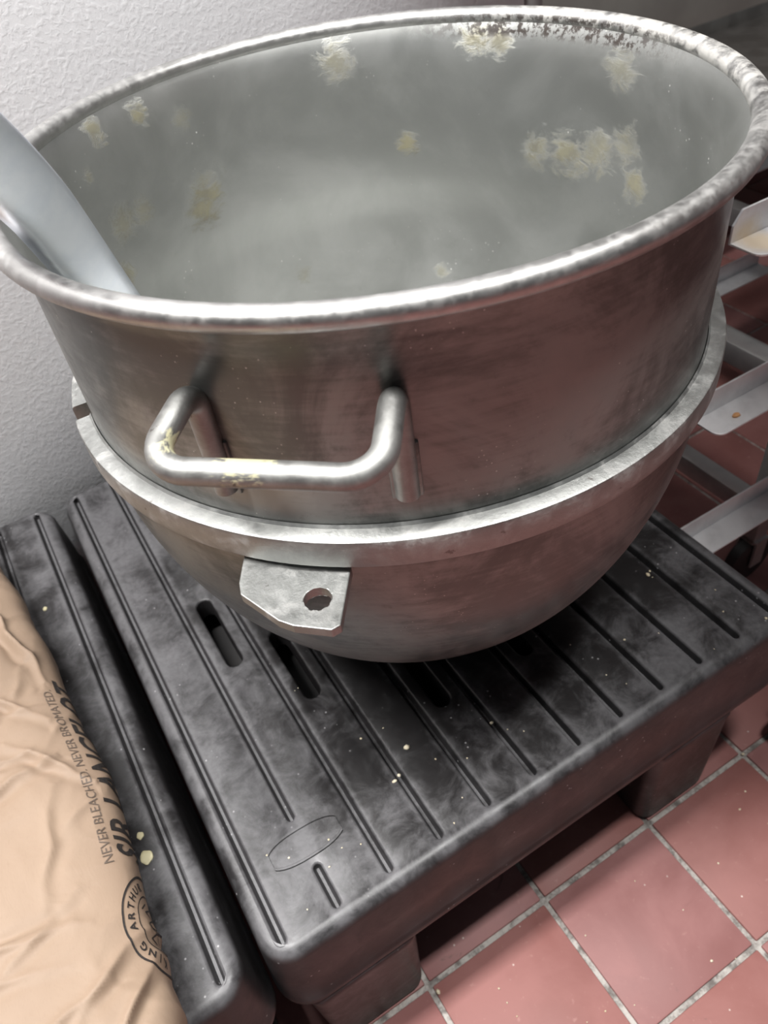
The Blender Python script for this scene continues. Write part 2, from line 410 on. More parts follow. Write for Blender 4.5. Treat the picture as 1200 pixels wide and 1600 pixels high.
YW = 0.768
wb = struct(box('wall_back', (-3.0, YW, -0.002), (0.874, YW+0.12, 2.9), M['wall'], bev=0.001), 'white pebbled wall panel behind the racks')
box('end_strip', (0.8775, YW+0.004, -0.002), (0.912, YW+0.118, 2.9), M['trim'], wb, bev=0.003)
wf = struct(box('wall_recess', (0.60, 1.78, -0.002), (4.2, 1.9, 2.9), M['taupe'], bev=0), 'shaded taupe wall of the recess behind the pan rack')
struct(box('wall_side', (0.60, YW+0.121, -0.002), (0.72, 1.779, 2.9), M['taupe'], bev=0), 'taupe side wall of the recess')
struct(box('gap_shade_strip', (0.73, 1.765, -0.001), (4.2, 1.7795, 0.13), M['dark'], bev=0.004), 'dark strip painted as the shaded gap behind the low shelf')  # dark strip stands in for the shadowed gap behind the shelf

# ------------------------------------------------------------------ dunnage racks (moulded deck with grooves and slots)
D = 0.05742
X0, X1, Y0, Y1 = -0.021, 0.654, -0.017, 0.750
def capsule(x, ya, yb, r, seg=6):
    pts = []
    for k in range(seg+1):
        a = math.pi*k/seg; pts.append((x+r*math.cos(a), yb-r+r*math.sin(a)))
    for k in range(seg+1):
        a = math.pi+math.pi*k/seg; pts.append((x+r*math.cos(a), ya+r+r*math.sin(a)))
    return pts
def rrect(x0, x1, y0, y1, r, seg=8):
    pts = []
    for cx, cy, a0 in ((x1-r, y1-r, 0), (x0+r, y1-r, 90), (x0+r, y0+r, 180), (x1-r, y0+r, 270)):
        for k in range(seg+1):
            a = R(a0+90*k/seg); pts.append((cx+r*math.cos(a), cy+r*math.sin(a)))
    return pts
def make_rack(name, label, group):
    root = empty(name, (0, 0, 0), label, 'dunnage rack', group)
    V, F = [], []
    def ring(loop, z):
        b = len(V); V.extend([(x, y, z) for x, y in loop]); return list(range(b, b+len(loop)))
    def bridge(a, b):
        n = len(a)
        for k in range(n): F.append((a[k], a[(k+1) % n], b[(k+1) % n], b[k]))
    # openings in the deck
    gw = 0.0040
    caps = []
    for i in range(12):
        if i == 1:
            caps.append(('g', i*D, 0.001, 0.047, gw)); caps.append(('g', i*D, 0.099, 0.735, gw))
        else:
            caps.append(('g', i*D, 0.001, 0.735, gw))
    half = [(1.5, 0.305, 0.425), (2.5, 0.212, 0.325), (4.5, 0.118, 0.23), (6.5, 0.118, 0.23), (8.5, 0.212, 0.325), (9.5, 0.305, 0.425),
            (2.5, 0.41, 0.523), (4.5, 0.505, 0.617), (6.5, 0.505, 0.617), (8.5, 0.41, 0.523)]
    for k, a, b in half: caps.append(('s', k*D, a, b, 0.0098))
    off = 0.0028
    outer = rrect(X0+0.013, X1-0.013, Y0+0.013, Y1-0.013, 0.020)
    loops = [outer]+[capsule(c[1], c[2]-off, c[3]+off, c[4]+off) for c in caps]
    v2, e2 = [], []
    for lp in loops:
        b = len(v2); v2 += [Vector(p) for p in lp]; e2 += [(b+k, b+(k+1) % len(lp)) for k in range(len(lp))]
    ov, oe, of, _, _, _ = delaunay_2d_cdt(v2, e2, [], 1, 1e-7)
    b = len(V); V.extend([(p.x, p.y, H) for p in ov])
    def inside(p):
        for c in caps:
            r = c[4]+off
            yy = min(max(p[1], c[2]-off+r), c[3]+off-r)
            if (p[0]-c[1])**2+(p[1]-yy)**2 < (r*0.995)**2: return True
        return False
    for f in of:
        c = sum((ov[i] for i in f), Vector((0, 0)))/len(f)
        if not inside(c): F.append(tuple(b+i for i in f))
    for c, lp in zip(caps, loops[1:]):
        depth = 0.0095 if c[0] == 'g' else 0.03
        r0 = ring(lp, H)
        r1 = ring(capsule(c[1], c[2]-off*0.35, c[3]+off*0.35, c[4]+off*0.35), H-0.0006); bridge(r0, r1)
        r2 = ring(capsule(c[1], c[2], c[3], c[4]), H-off); bridge(r1, r2)
        r3 = ring(capsule(c[1], c[2]+0.0003, c[3]-0.0003, c[4]-(0.0026 if c[0] == 'g' else 0.0008)), H-depth); bridge(r2, r3)
        if c[0] == 'g': F.append(tuple(r3))
    prev = ring(outer, H)
    for ins, z, rad in ((0.0085, H-0.0008, 0.024), (0.0045, H-0.0032, 0.028), (0.0016, H-0.0072, 0.031), (0.0, H-0.013, 0.032), (-0.003, H-0.060, 0.034), (-0.0045, H-0.103, 0.035),
                        (-0.0068, H-0.106, 0.038), (-0.0068, H-0.115, 0.038), (-0.001, H-0.116, 0.034), (0.002, H-0.10, 0.03), (0.008, H-0.02, 0.024)):
        cur = ring(rrect(X0+ins, X1-ins, Y0+ins, Y1-ins, rad), z); bridge(prev, cur); prev = cur
    mesh('deck', V, F, M['plastic'], root, auto=50)
    mesh('slot_shade_plate', [(x, y, H-0.062) for x, y in rrect(X0+0.004, X1-0.004, Y0+0.004, Y1-0.004, 0.028)], [tuple(range(36))], M['dark'], root, smooth=False)  # near-black plate added so the slots above it look deep and shaded
    # tapered legs
    def leg(xa, xb, ya, yb):
        V, F = [], []
        def lp(i, z): return [(x, y, z) for x, y in rrect(xa+i, xb-i, ya+i, yb-i, 0.018, 4)]
        rows = [lp(0.010, H-0.063), lp(0.010, H-0.114), lp(0.003, H-0.1165), lp(0.0, H-0.122), lp(0.0015, H-0.135), lp(0.006, 0.006), lp(0.009, 0.0005)]
        for r_ in rows: V += r_
        n = len(rows[0])
        for i in range(len(rows)-1):
            for k in range(n): F.append((i*n+k, i*n+(k+1) % n, (i+1)*n+(k+1) % n, (i+1)*n+k))
        F.append(tuple(range((len(rows)-1)*n, len(rows)*n)))
        mesh('leg', V, F, M['plastic'], root, auto=45)
    for xa, xb in ((X0+0.012, 0.122), (0.450, 0.578)):
        for ya, yb in ((Y0-0.008, Y0+0.130), (Y1-0.140, Y1-0.002)): leg(xa, xb, ya, yb)
    # moulded oval maker's plate that interrupts the second groove
    V, F = [], []
    def oval(a, bb, z):
        out = []
        for k in range(40):
            t = 2*math.pi*k/40
            x = a*math.copysign(abs(math.cos(t))**0.75, math.cos(t)); y = bb*math.sin(t)
            x = max(-0.037, min(0.037, x)); out.append((0.0590+x, 0.0715+y-0.02*(x), z))
        return out
    for a, bb, z in ((0.044, 0.0175, H-0.0004), (0.043, 0.0168, H+0.0014), (0.0410, 0.0148, H+0.0014), (0.0402, 0.0140, H+0.0002)): V += oval(a, bb, z)
    for i in range(3):
        for k in range(40): F.append((i*40+k, i*40+(k+1) % 40, (i+1)*40+(k+1) % 40, (i+1)*40+k))
    F.append(tuple(range(120, 160)))
    mesh('maker_plate', V, F, M['plastic'], root, auto=40)
    return root
def copy_tree(o, parent=None):
    c = o.copy(); COL.objects.link(c); c.parent = parent
    for ch in list(o.children): copy_tree(ch, c)
    return c
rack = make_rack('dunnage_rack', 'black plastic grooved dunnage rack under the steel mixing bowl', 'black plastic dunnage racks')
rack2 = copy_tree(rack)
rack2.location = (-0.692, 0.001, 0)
rack2['label'] = 'black plastic grooved dunnage rack under the paper flour sack'

# ------------------------------------------------------------------ the mixing bowl
BX, BY = 0.3411, 0.2972
bowl = empty('mixing_bowl', (BX, BY, H+0.0008), 'large worn steel mixing bowl with rolled rim standing on black rack', 'mixing bowl')
RL, HL, RW, ZT = 0.288, 0.3485, 0.2820, 0.5454
prof = []
N = 44
th0 = math.asin(0.05/RL)
for k in range(N+1):
    th = th0+(math.pi/2-th0)*k/N
    z = HL*(1-math.cos(th)); prof.append((RL*math.sin(th), z))
zb = prof[0][1]
prof = [(0.0005, zb*0.85), (0.030, zb*0.85)]+prof
prof = [(r, z-zb*0.85) for r, z in prof]
prof += [(0.2865, 0.356), (0.2830, 0.372), (RW, 0.385), (RW, 0.45), (RW, 0.50), (0.2825, 0.520), (0.2840, 0.533), (0.2875, 0.540)]
v, f = lathe(prof, 160, closed=False)
mesh('body', v, f, M['out'], bowl)
T = 0.004
ip = []
for k in range(N+1):
    th = (math.pi/2)*k/N
    ip.append((max(0.0005, (RL-T)*math.sin(th)), HL-(HL-T-0.002)*math.cos(th)))
ip += [(0.2812, 0.372), (RW-T, 0.39), (RW-T, 0.45), (RW-T, 0.50), (0.2785, 0.515), (0.2800, 0.528), (0.2825, 0.538), (0.2865, 0.5455)]
v, f = lathe(ip, 160, closed=False)
lining = mesh('inner_surface', v, f, M['inn'], bowl); lining['label'] = 'grey inside of the bowl with dried yellow dough smears'
rp = [(0.2913+0.0086*math.cos(a), ZT-0.0005+0.0083*math.sin(a)) for a in [2*math.pi*k/20 for k in range(20)]]
v, f = lathe(rp, 200)
mesh('rim', v, f, M['rim'], bowl)
# reinforcing band, open at the alignment notch
bp = [(0.2872, 0.3490), (0.2945, 0.3485), (0.2972, 0.3500), (0.2980, 0.3525), (0.2980, 0.3725), (0.2973, 0.3745), (0.2960, 0.3752), (0.2850, 0.3757), (0.2832, 0.3780), (0.2845, 0.3690)]
v, f = lathe(bp, 190, R(174.2-360), R(170.0))
mesh('band', v, f, M['cast'], bowl, auto=35)
# handle
def pol(a, r, z): return Vector((r*math.cos(R(a)), r*math.sin(R(a)), z))
aR, aL = -117.8, -143.4
p = [pol(aR, 0.2850, 0.405), pol(aR, 0.2850, 0.4905), pol(-119.8, 0.3490, 0.4780), pol(-142.9, 0.3480, 0.4780), pol(aL, 0.2850, 0.4905), pol(aL, 0.2850, 0.405)]
path = fillet(p, [0, 0.0135, 0.022, 0.022, 0.0135, 0], 10)
v, f = sweep(path, 0.0083, 24, ref=Vector((math.cos(R(40)), math.sin(R(40)), 0.1)))
mesh('handle', v, f, M['handle'], bowl, auto=60)
for a in (aR, aL):
    bm = bmesh.new(); boxbm(bm, (-0.0105, -0.004, -0.036), (0.0105, 0.0016, 0.010), 0.0012, 2)
    o = frombm('weld_pad', bm, M['out'], bowl, True, pol(a, 0.2825, 0.437), 40); o.rotation_euler = (0, 0, R(a)-math.pi/2)
# lug plate with pin hole
lug = [(0.1640, 0.0760), (0.1655, 0.0640), (0.1345, 0.0235), (0.1275, 0.0235), (0.1080, 0.0420), (0.1015, 0.0520), (0.0895, 0.0890), (0.0930, 0.1000), (0.1080, 0.1240), (0.1300, 0.1250)]
lug = [(x-BX, y-BY) for x, y in lug]
hc = (0.1322-BX, 0.0525-BY); hr = 0.0100
hole = [(hc[0]+hr*math.cos(2*math.pi*k/28), hc[1]+hr*math.sin(2*math.pi*k/28)) for k in range(28)]
v2 = [Vector(q_) for q_ in lug+hole]
e2 = [(k, (k+1) % len(lug)) for k in range(len(lug))]+[(len(lug)+k, len(lug)+(k+1) % 28) for k in range(28)]
ov, oe, of, _, _, _ = delaunay_2d_cdt(v2, e2, [], 1, 1e-7)
zt, zbm = 0.3445, 0.3360
bm = bmesh.new()
tv = [bm.verts.new((q_.x, q_.y, zt)) for q_ in ov]; bv = [bm.verts.new((q_.x, q_.y, zbm)) for q_ in ov]
for fc in of:
    c = sum((ov[i] for i in fc), Vector((0, 0)))/len(fc)
    if (c-Vector(hc)).length < hr*0.97: continue
    bm.faces.new([tv[i] for i in fc]); bm.faces.new([bv[i] for i in reversed(fc)])
for e in e2:
    bm.faces.new((tv[e[0]], tv[e[1]], bv[e[1]], bv[e[0]]))
o = frombm('lug_plate', bm, M['cast'], bowl, False); o['label'] = 'flat lug with a round pin hole below the band'
bv_ = o.modifiers.new('edge', 'BEVEL'); bv_.width = 0.0009; bv_.segments = 2; bv_.limit_method = 'ANGLE'

# ------------------------------------------------------------------ metal tool leaning in the bowl
def catmull(P, n=8):
    out = []
    for i in range(len(P)-1):
        p0, p1, p2, p3 = P[max(i-1, 0)], P[i], P[i+1], P[min(i+2, len(P)-1)]
        for k in range(n):
            t = k/n
            out.append(0.5*((2*p1)+(-p0+p2)*t+(2*p0-5*p1+4*p2-p3)*t*t+(-p0+3*p1-3*p2+p3)*t**3))
    out.append(P[-1]); return out
tp = [Vector(q_) for q_ in ((-0.0231, 0.1514, 1.1019), (0.0093, 0.1838, 1.0179), (0.0418, 0.222, 0.9434), (0.0712, 0.2602, 0.8804), (0.1001, 0.2946, 0.7963), (0.1306, 0.3518, 0.7029), (0.1611, 0.4212, 0.6069), (0.184, 0.474, 0.535))]  # path points scaled about the camera position to clear the rim, radii likewise
tpath = catmull(tp)
tpath = [q_+Vector((0.0065, 0.003, 0.004))*min(1, max(-0.9, (0.66-k/(len(tpath)-1))/0.20)) for k, q_ in enumerate(tpath)]
def dsec(a):
    c, s = math.cos(a), math.sin(a)
    return (0.62*math.copysign(abs(c)**0.55, c), math.copysign(abs(s)**0.6, s))
v, f = sweep(tpath, [0.0297-0.0128*min(1, k/(len(tpath)-1)*1.25) for k in range(len(tpath))], 36, dsec, ref=Vector((0.15, -0.85, 0.35)))
tag(mesh('mixing_tool', v, f, M['pol'], None, auto=50), 'shiny bluish metal tool shaft leaning out over the left rim of the bowl', 'tool')

# ------------------------------------------------------------------ flour sack
XC, BH, BN = -0.30, 0.115, 2.5
def interp(x, xs, ys):
    if x <= xs[0]: return ys[0]
    for i in range(len(xs)-1):
        if x <= xs[i+1]:
            t = (x-xs[i])/(xs[i+1]-xs[i]); t = t*t*(3-2*t)
            return ys[i]+(ys[i+1]-ys[i])*t
    return ys[-1]
BY0, BY1 = -0.135, 0.668
def xe(y): return interp(y, [-.13, -.02, .2, .36, .5, .616, .66], [-.12, -.091, -.079, -.090, -.103, -.120, -.140])
def bag_base(phi, y):
    e = min(y-BY0, BY1-y)
    k = max(0.0, min(1.0, e/0.09)); k = math.sqrt(max(0.0, 1-(1-k)**2.4))
    a = (xe(y)-XC)*(0.86+0.14*k); h = BH*(0.10+0.90*k)
    c, s = math.cos(phi), math.sin(phi)
    return Vector((XC+a*math.copysign(abs(c)**(2/BN), c), y, H+0.0012+h/2+h/2*math.copysign(abs(s)**(2/BN), s)))
CREASES = [((-0.30, 0.18), (-0.13, 0.235), 0.004), ((-0.28, 0.27), (-0.15, 0.255), 0.003), ((-0.14, 0.26), (-0.10, 0.215), 0.0035), ((-0.16, 0.34), (-0.12, 0.30), 0.003), ((-0.125, 0.44), (-0.105, 0.36), 0.004), ((-0.15, 0.11), (-0.125, 0.19), 0.0022),
 ((-0.14, 0.005), (-0.105, 0.035), 0.0035), ((-0.13, -0.03), (-0.10, 0.012), 0.004), ((-0.20, -0.01), (-0.14, 0.01), 0.0025), ((-0.33, 0.33), (-0.18, 0.40), 0.003), ((-0.23, 0.20), (-0.16, 0.31), 0.0025), ((-0.2, 0.05), (-0.14, 0.09), 0.0015), ((-0.14, 0.52), (-0.115, 0.40), 0.004)]
_rc = random.Random(21)
for _k in range(26):
    ax, ay = _rc.uniform(-.34, -.10), _rc.uniform(-.05, .55); an = _rc.uniform(-.9, .9)+(0.6 if _k % 2 else 2.2); L_ = _rc.uniform(.02, .07)
    CREASES.append(((ax, ay), (ax+L_*math.cos(an), ay+L_*math.sin(an)), _rc.uniform(.0008, .0022)))
def bag_pt(phi, y, off=0.0):
    p = bag_base(phi, y)
    e = 0.01
    du = bag_base(phi+e, y)-bag_base(phi-e, y); dv = bag_base(phi, y+0.002)-bag_base(phi, y-0.002)
    n = dv.cross(du)
    n = -n.normalized() if n.length > 1e-12 else Vector((0, 0, 1))
    if n.dot(p-Vector((XC, y, H+BH/2))) < 0: n = -n
    q_ = p*1.0
    d = 0.0045*(noise.noise(q_*7)) + 0.0016*noise.noise(q_*18+Vector((3, 1, 7)))
    r1 = 1-abs(noise.noise(Vector((q_.x*11+q_.y*5, q_.y*9-q_.x*3, q_.z*11))+Vector((9, 2, 5))))*2
    d += 0.0016*max(0, r1)**3
    r2 = 1-abs(noise.noise(Vector((q_.x*24-q_.y*9, q_.y*15+q_.x*6, q_.z*20))+Vector((1, 8, 3))))*2
    d += 0.0006*max(0, r2)**4
    for (ax, ay), (bx, by), hgt in CREASES:
        vx, vy = bx-ax, by-ay; L2 = vx*vx+vy*vy
        t = max(0, min(1, ((p.x-ax)*vx+(p.y-ay)*vy)/L2))
        wob = 0.006*noise.noise(Vector((p.x*30, p.y*30, ax*50)))
        s = ((p.x-ax)*vy-(p.y-ay)*vx)/math.sqrt(L2)+wob
        dist2 = math.hypot(p.x-ax-t*vx, p.y-ay-t*vy)
        if dist2 < 0.04 and p.z > H+0.03:
            fall = math.sin(math.pi*min(1, max(0, 0.12+0.76*t)))
            d += 1.7*hgt*fall*(math.exp(-(abs(s)/0.0035)**1.3)-0.55*math.exp(-((s-0.008)/0.006)**2))*(1 if dist2 <= abs(s)+0.02 else 0)
    lo = max(0.0, min(1.0, (p.z-H-0.004)/0.02))
    return p+n*(d*lo+off)
bag = empty('flour_sack', (XC, 0.25, H), 'brown kraft paper flour sack lying on the black rack at left', 'sack')
NP, NY = 300, 400
V, F = [], []
def phis(i): return 2*math.pi*i/NP
for j in range(NY+1):
    y = BY0+(BY1-BY0)*j/NY
    for i in range(NP): V.append(bag_pt(phis(i), y))
for j in range(NY):
    for i in range(NP):
        i2 = (i+1) % NP; F.append((j*NP+i, j*NP+i2, (j+1)*NP+i2, (j+1)*NP+i))
F.append(tuple(range(NP))); F.append(tuple(range(NY*NP, (NY+1)*NP)))
OFF = Vector((XC, 0.25, H))
mesh('paper_wrap', [q_-OFF for q_ in V], F, M['paper'], bag)
# print, mapped on to the curved side of the sack (s = arc length above the widest line, y = reading direction)
TAB = []
def arc_table(y):
    tab = [(R(-60), 0)]; acc = 0; pp = bag_base(R(-60), y)
    for k in range(-599, 901):
        ph = R(k/10); c = bag_base(ph, y); acc += (c-pp).length; pp = c; tab.append((ph, acc))
    z0 = [s for ph, s in tab if abs(ph) < 1e-6 or (ph >= 0)][0]
    return [(s-z0, ph) for ph, s in tab]
ATAB = arc_table(0.2)
def phi_of(s):
    lo, hi = 0, len(ATAB)-1
    while hi-lo > 1:
        m_ = (lo+hi)//2
        if ATAB[m_][0] < s: lo = m_
        else: hi = m_
    return ATAB[lo][1]
def print_bm(name, bm, mat, label=None, off=0.0007):
    """bm holds flat print: x = along the sack (y), y = up the side (s)"""
    bmesh.ops.triangulate(bm, faces=bm.faces)
    for _ in range(6):
        es = [e for e in bm.edges if e.calc_length() > 0.004]
        if not es: break
        bmesh.ops.subdivide_edges(bm, edges=es, cuts=1)
        bmesh.ops.triangulate(bm, faces=bm.faces)
    for v_ in bm.verts:
        v_.co = bag_pt(phi_of(v_.co.y), v_.co.x, off)-OFF
    o = frombm(name, bm, mat, bag, True)
    return o
def text_bm(s, size, shear=0.0, bold=0.0, spacing=1.0):
    cu = bpy.data.curves.new('t', 'FONT'); cu.body = s; cu.size = size; cu.shear = shear; cu.offset = bold; cu.space_character = spacing
    cu.resolution_u = 3
    o = bpy.data.objects.new('t', cu); COL.objects.link(o)
    dg = bpy.context.evaluated_depsgraph_get(); me = bpy.data.meshes.new_from_object(o.evaluated_get(dg))
    bm = bmesh.new(); bm.from_mesh(me)
    bpy.data.objects.remove(o); bpy.data.curves.remove(cu); bpy.data.meshes.remove(me)
    bmesh.ops.remove_doubles(bm, verts=bm.verts, dist=1e-6)
    return bm
def fit(bm, x0, x1, y0, y1):
    xs = [v_.co.x for v_ in bm.verts]; ys = [v_.co.y for v_ in bm.verts]
    ax, bx, ay, by = min(xs), max(xs), min(ys), max(ys)
    for v_ in bm.verts:
        v_.co = Vector((x0+(v_.co.x-ax)/(bx-ax)*(x1-x0), y0+(v_.co.y-ay)/(by-ay)*(y1-y0), 0))
    return bm
o = print_bm('print_line', fit(text_bm('NEVER BLEACHED. NEVER BROMATED.', 0.01), 0.112, 0.330, 0.0290, 0.0380), M['ink2'])
o['label'] = 'small grey capitals reading NEVER BLEACHED. NEVER BROMATED.'
o = print_bm('print_title', fit(text_bm('SIR LANCELOT', 0.03, 0.22, 0.0006, 1.1), 0.113, 0.345, -0.0075, 0.0240), M['ink'])
o['label'] = 'bold black slanted capitals reading SIR LANCELOT'
# round emblem: outer ring, inner ring, ring lettering, crossed strokes and ribbon end
lc, ls, lr = 0.053, -0.0110, 0.0460
def annulus(r0, r1, a0, a1, n=60, bm=None):
    bm = bm or bmesh.new(); pr = None
    for k in range(n+1):
        a = R(a0+(a1-a0)*k/n)
        cur = [bm.verts.new((lc+r*math.cos(a), ls+r*math.sin(a), 0)) for r in (r0, r1)]
        if pr: bm.faces.new((pr[0], pr[1], cur[1], cur[0]))
        pr = cur
    return bm
ES = 0.76
def squeeze(bm):
    for v_ in bm.verts: v_.co.y = 0.0350-(0.0350-v_.co.y)*ES
    return bm
def stroke(bm, pts, wd):
    for (ax, ay), (bx, by) in zip(pts, pts[1:]):
        d = Vector((bx-ax, by-ay)); d.normalize(); n = Vector((-d.y, d.x))*wd/2; d *= wd/2
        A, B = Vector((ax, ay))-d, Vector((bx, by))+d
        bm.faces.new([bm.verts.new((q_.x, q_.y, 0)) for q_ in (A+n, B+n, B-n, A-n)])
    return bm
bm = annulus(lr-0.0022, lr, -60, 205)
annulus(lr*0.60-0.0011, lr*0.60, 0, 360, bm=bm)
stroke(bm, [(lc-lr*0.90, ls-lr*0.42), (lc-lr*1.10, ls-lr*0.66), (lc-lr*1.22, ls-lr*0.95), (lc-lr*1.02, ls-lr*1.15)], 0.0016)
for pts in ([(-.30, .30), (-.18, .05), (-.02, .30)], [(-.02, .30), (.08, .05), (.22, .28)], [(.22, .28), (.30, .02)], [(-.38, .12), (-.30, .30)], [(-.18, .05), (-.16, -.25)], [(.08, .05), (.10, -.25)], [(-.36, -.02), (.36, -.02)], [(.28, .38), (.40, .18)]):
    stroke(bm, [(lc+lr*x, ls+lr*y) for x, y in pts], 0.0014)
o = print_bm('print_emblem', squeeze(bm), M['ink']); o['label'] = 'round black printed emblem with ribbon end'
bm = bmesh.new()
word = 'KING ARTHUR'
for k, ch in enumerate(word):
    if ch == ' ': continue
    b1 = text_bm(ch, 0.0104, 0, 0.0003)
    xs = [v_.co.x for v_ in b1.verts]; mx = (min(xs)+max(xs))/2
    a = R(172-(k/(len(word)-1))*154)
    tmp = bpy.data.meshes.new('t')
    for v_ in b1.verts:
        u, h_ = v_.co.x-mx, v_.co.y+lr*0.70
        v_.co = Vector((lc+h_*math.cos(a)+u*math.sin(a), ls+h_*math.sin(a)-u*math.cos(a), 0))
    b1.to_mesh(tmp); b1.free(); bm.from_mesh(tmp); bpy.data.meshes.remove(tmp)
o = print_bm('print_ring_text', squeeze(bm), M['ink']); o['label'] = 'black ring lettering reading KING ARTHUR'

# ------------------------------------------------------------------ aluminium pan rack at the right
prk = empty('pan_rack', (0.665, 0.183, 0), 'grey aluminium sheet pan rack with angle runners behind the bowl at right', 'pan rack')
def runner_mesh():
    L, W, FH, TH = 0.70, 0.0375, 0.031, 0.0028
    bm = bmesh.new()
    # ledge outline with rounded left front corner
    c = 0.012
    lp = [(0, 0), (0, -W+c)]+[(c-c*math.cos(R(a)), -W+c-c*math.sin(R(a))) for a in (22.5, 45, 67.5, 90)]+[(L, -W), (L, 0)]
    def prism(loop, axis, lo, hi):
        if axis == 'z': P = lambda q_, h: (q_[0], q_[1], h)
        else: P = lambda q_, h: (q_[0], h, q_[1])
        a = [bm.verts.new(P(q_, lo)) for q_ in loop]; b = [bm.verts.new(P(q_, hi)) for q_ in loop]
        bm.faces.new(a); bm.faces.new(list(reversed(b)))
        for k in range(len(loop)):
            k2 = (k+1) % len(loop); bm.faces.new((a[k], a[k2], b[k2], b[k]))
    prism(lp, 'z', -TH, 0)
    prism([(0, -TH), (L, -TH), (L, FH), (0.010, FH), (0, FH-0.014)], 'y', 0.0, TH)
    bmesh.ops.recalc_face_normals(bm, faces=bm.faces)
    me = bpy.data.meshes.new('runner'); bm.to_mesh(me); bm.free(); me.materials.append(M['runner']); return me
rm = runner_mesh()
for yy in (0.0, 0.450):
    for z in ((0.222, 0.450, 0.670) if yy == 0 else (0.222, 0.450)):
        o = bpy.data.objects.new('runner', rm); o.location = (0, yy, z); o['tan'] = 1.0 if (z > 0.6 and yy == 0) else 0.0; link(o, prk)
        bv_ = o.modifiers.new('edge', 'BEVEL'); bv_.width = 0.0008; bv_.segments = 2
bm = bmesh.new(); boxbm(bm, (-0.014, 0.0035, -0.016), (0.014, 0.4495, 0.016), 0.002)
o = frombm('cross_tube', bm, M['alu'], prk, True, (0.192, 0, 0.186), 40)
for x, z in ((0.192, 0.414), (0.50, 0.186), (0.50, 0.414)):
    o2 = bpy.data.objects.new('cross_tube', o.data); o2.location = (x, 0, z); link(o2, prk)
bm = bmesh.new(); boxbm(bm, (-0.014, 0.0035, 0.09), (0.014, 0.030, 1.45), 0.002)
POSTS = ((0.223, 0.0), (0.53, 0.0), (0.223, -0.4860), (0.53, -0.4860))
po = None
for x, yy in POSTS:
    if po is None: po = frombm('post', bm, M['alu'], prk, True, (x, yy, 0), 40)
    else: o3 = bpy.data.objects.new('post', po.data); o3.location = (x, yy, 0); link(o3, prk)
for yy in (0.0, 0.450, -0.4525):  # unseen upper runners, added to carry the sheets that block the light
    for z in (0.90, 1.12, 1.34):
        o = bpy.data.objects.new('runner', rm); o.location = (0, yy, z); o['tan'] = 0.0; link(o, prk)
        if yy < 0: o.scale = (1, -1, 1)
v, f = lathe([(0.010, -0.011), (0.038, -0.012), (0.045, -0.008), (0.045, 0.008), (0.038, 0.012), (0.010, 0.011)], 32)
bmw = None
for x, yy in POSTS:
    if True:
        yy += 0.0165
        cst = mesh('caster', [(a, c_, b_) for a, b_, c_ in v], f, M['dark'], prk, auto=40, loc=(x, yy, 0.0455))
        bm = bmesh.new(); boxbm(bm, (-0.012, -0.018, -0.004), (0.012, -0.014, 0.05)); boxbm(bm, (-0.012, 0.014, -0.004), (0.012, 0.018, 0.05)); boxbm(bm, (-0.014, -0.018, 0.05), (0.014, 0.018, 0.054))
        frombm('fork', bm, M['alu'], cst)

# unseen baking sheets added on the upper runners to shade the floor behind
def shade_pan(loc, wd):
    V, F = [], []
    def lp(i, z): return [(x, y, z) for x, y in rrect(i, 0.66-i, i, wd-i, 0.03, 4)]
    n = len(lp(0, 0))
    for i, z in ((-0.005, -0.002), (0.0, 0.0), (0.018, -0.023), (0.022, -0.0245)): V.extend(lp(i, z+0.0265))
    for i in range(3):
        for k in range(n): F.append((i*n+k, i*n+(k+1) % n, (i+1)*n+(k+1) % n, (i+1)*n+k))
    F.append(tuple(range(3*n, 4*n)))
    o = mesh('shade_pan', V, F, M['alu'], None, loc=loc, auto=50)
    md = o.modifiers.new('gauge', 'SOLIDIFY'); md.thickness = 0.0015; md.offset = 1
    return o
for z, t_ in ((0.90, 'lowest of three unseen baking sheets added for shade on upper runners of pan rack'), (1.12, 'middle of three unseen baking sheets added for shade on upper runners of pan rack'), (1.34, 'topmost of three unseen baking sheets added for shade on upper runners of pan rack')):
    tag(shade_pan((0.695, -0.2600, z+0.0005), 0.433), t_, 'baking sheet', 'unseen baking sheets added for shade')

for z, t_ in ((0.90, 'lowest unseen baking sheet added for shade in the far bay of the pan rack'), (1.12, 'middle unseen baking sheet added for shade in the far bay of the pan rack'), (1.34, 'topmost unseen baking sheet added for shade in the far bay of the pan rack')):  # far-bay sheets, likewise unseen and added to block lamp light
    o = bpy.data.objects.new('runner', rm); o.location = (0, 0.0335, z); o['tan'] = 0.0; o.scale = (1, -1, 1); link(o, prk)
    tag(shade_pan((0.690, 0.2230, z+0.0005), 0.400), t_, 'baking sheet', 'unseen baking sheets added for shade')

# caster of a trolley just outside the frame
cw = empty('trolley_caster', (0.722, -0.030, 0), 'black rubber caster wheel on the red tiles at the right edge', 'caster wheel')
mesh('wheel', [(a, c_, b_) for a, b_, c_ in v], f, M['dark'], cw, auto=40, loc=(0, 0, 0.0455))
bm = bmesh.new(); boxbm(bm, (-0.012, -0.019, -0.006), (0.012, -0.0145, 0.06), 0.001); boxbm(bm, (-0.012, 0.0145, -0.006), (0.012, 0.019, 0.06), 0.001); boxbm(bm, (-0.016, -0.019, 0.058), (0.016, 0.019, 0.063), 0.001)
boxbm(bm, (-0.004, -0.020, -0.004), (0.004, 0.020, 0.004), 0.001)
frombm('fork', bm, M['alu'], cw, loc=(0, 0, 0.0455))

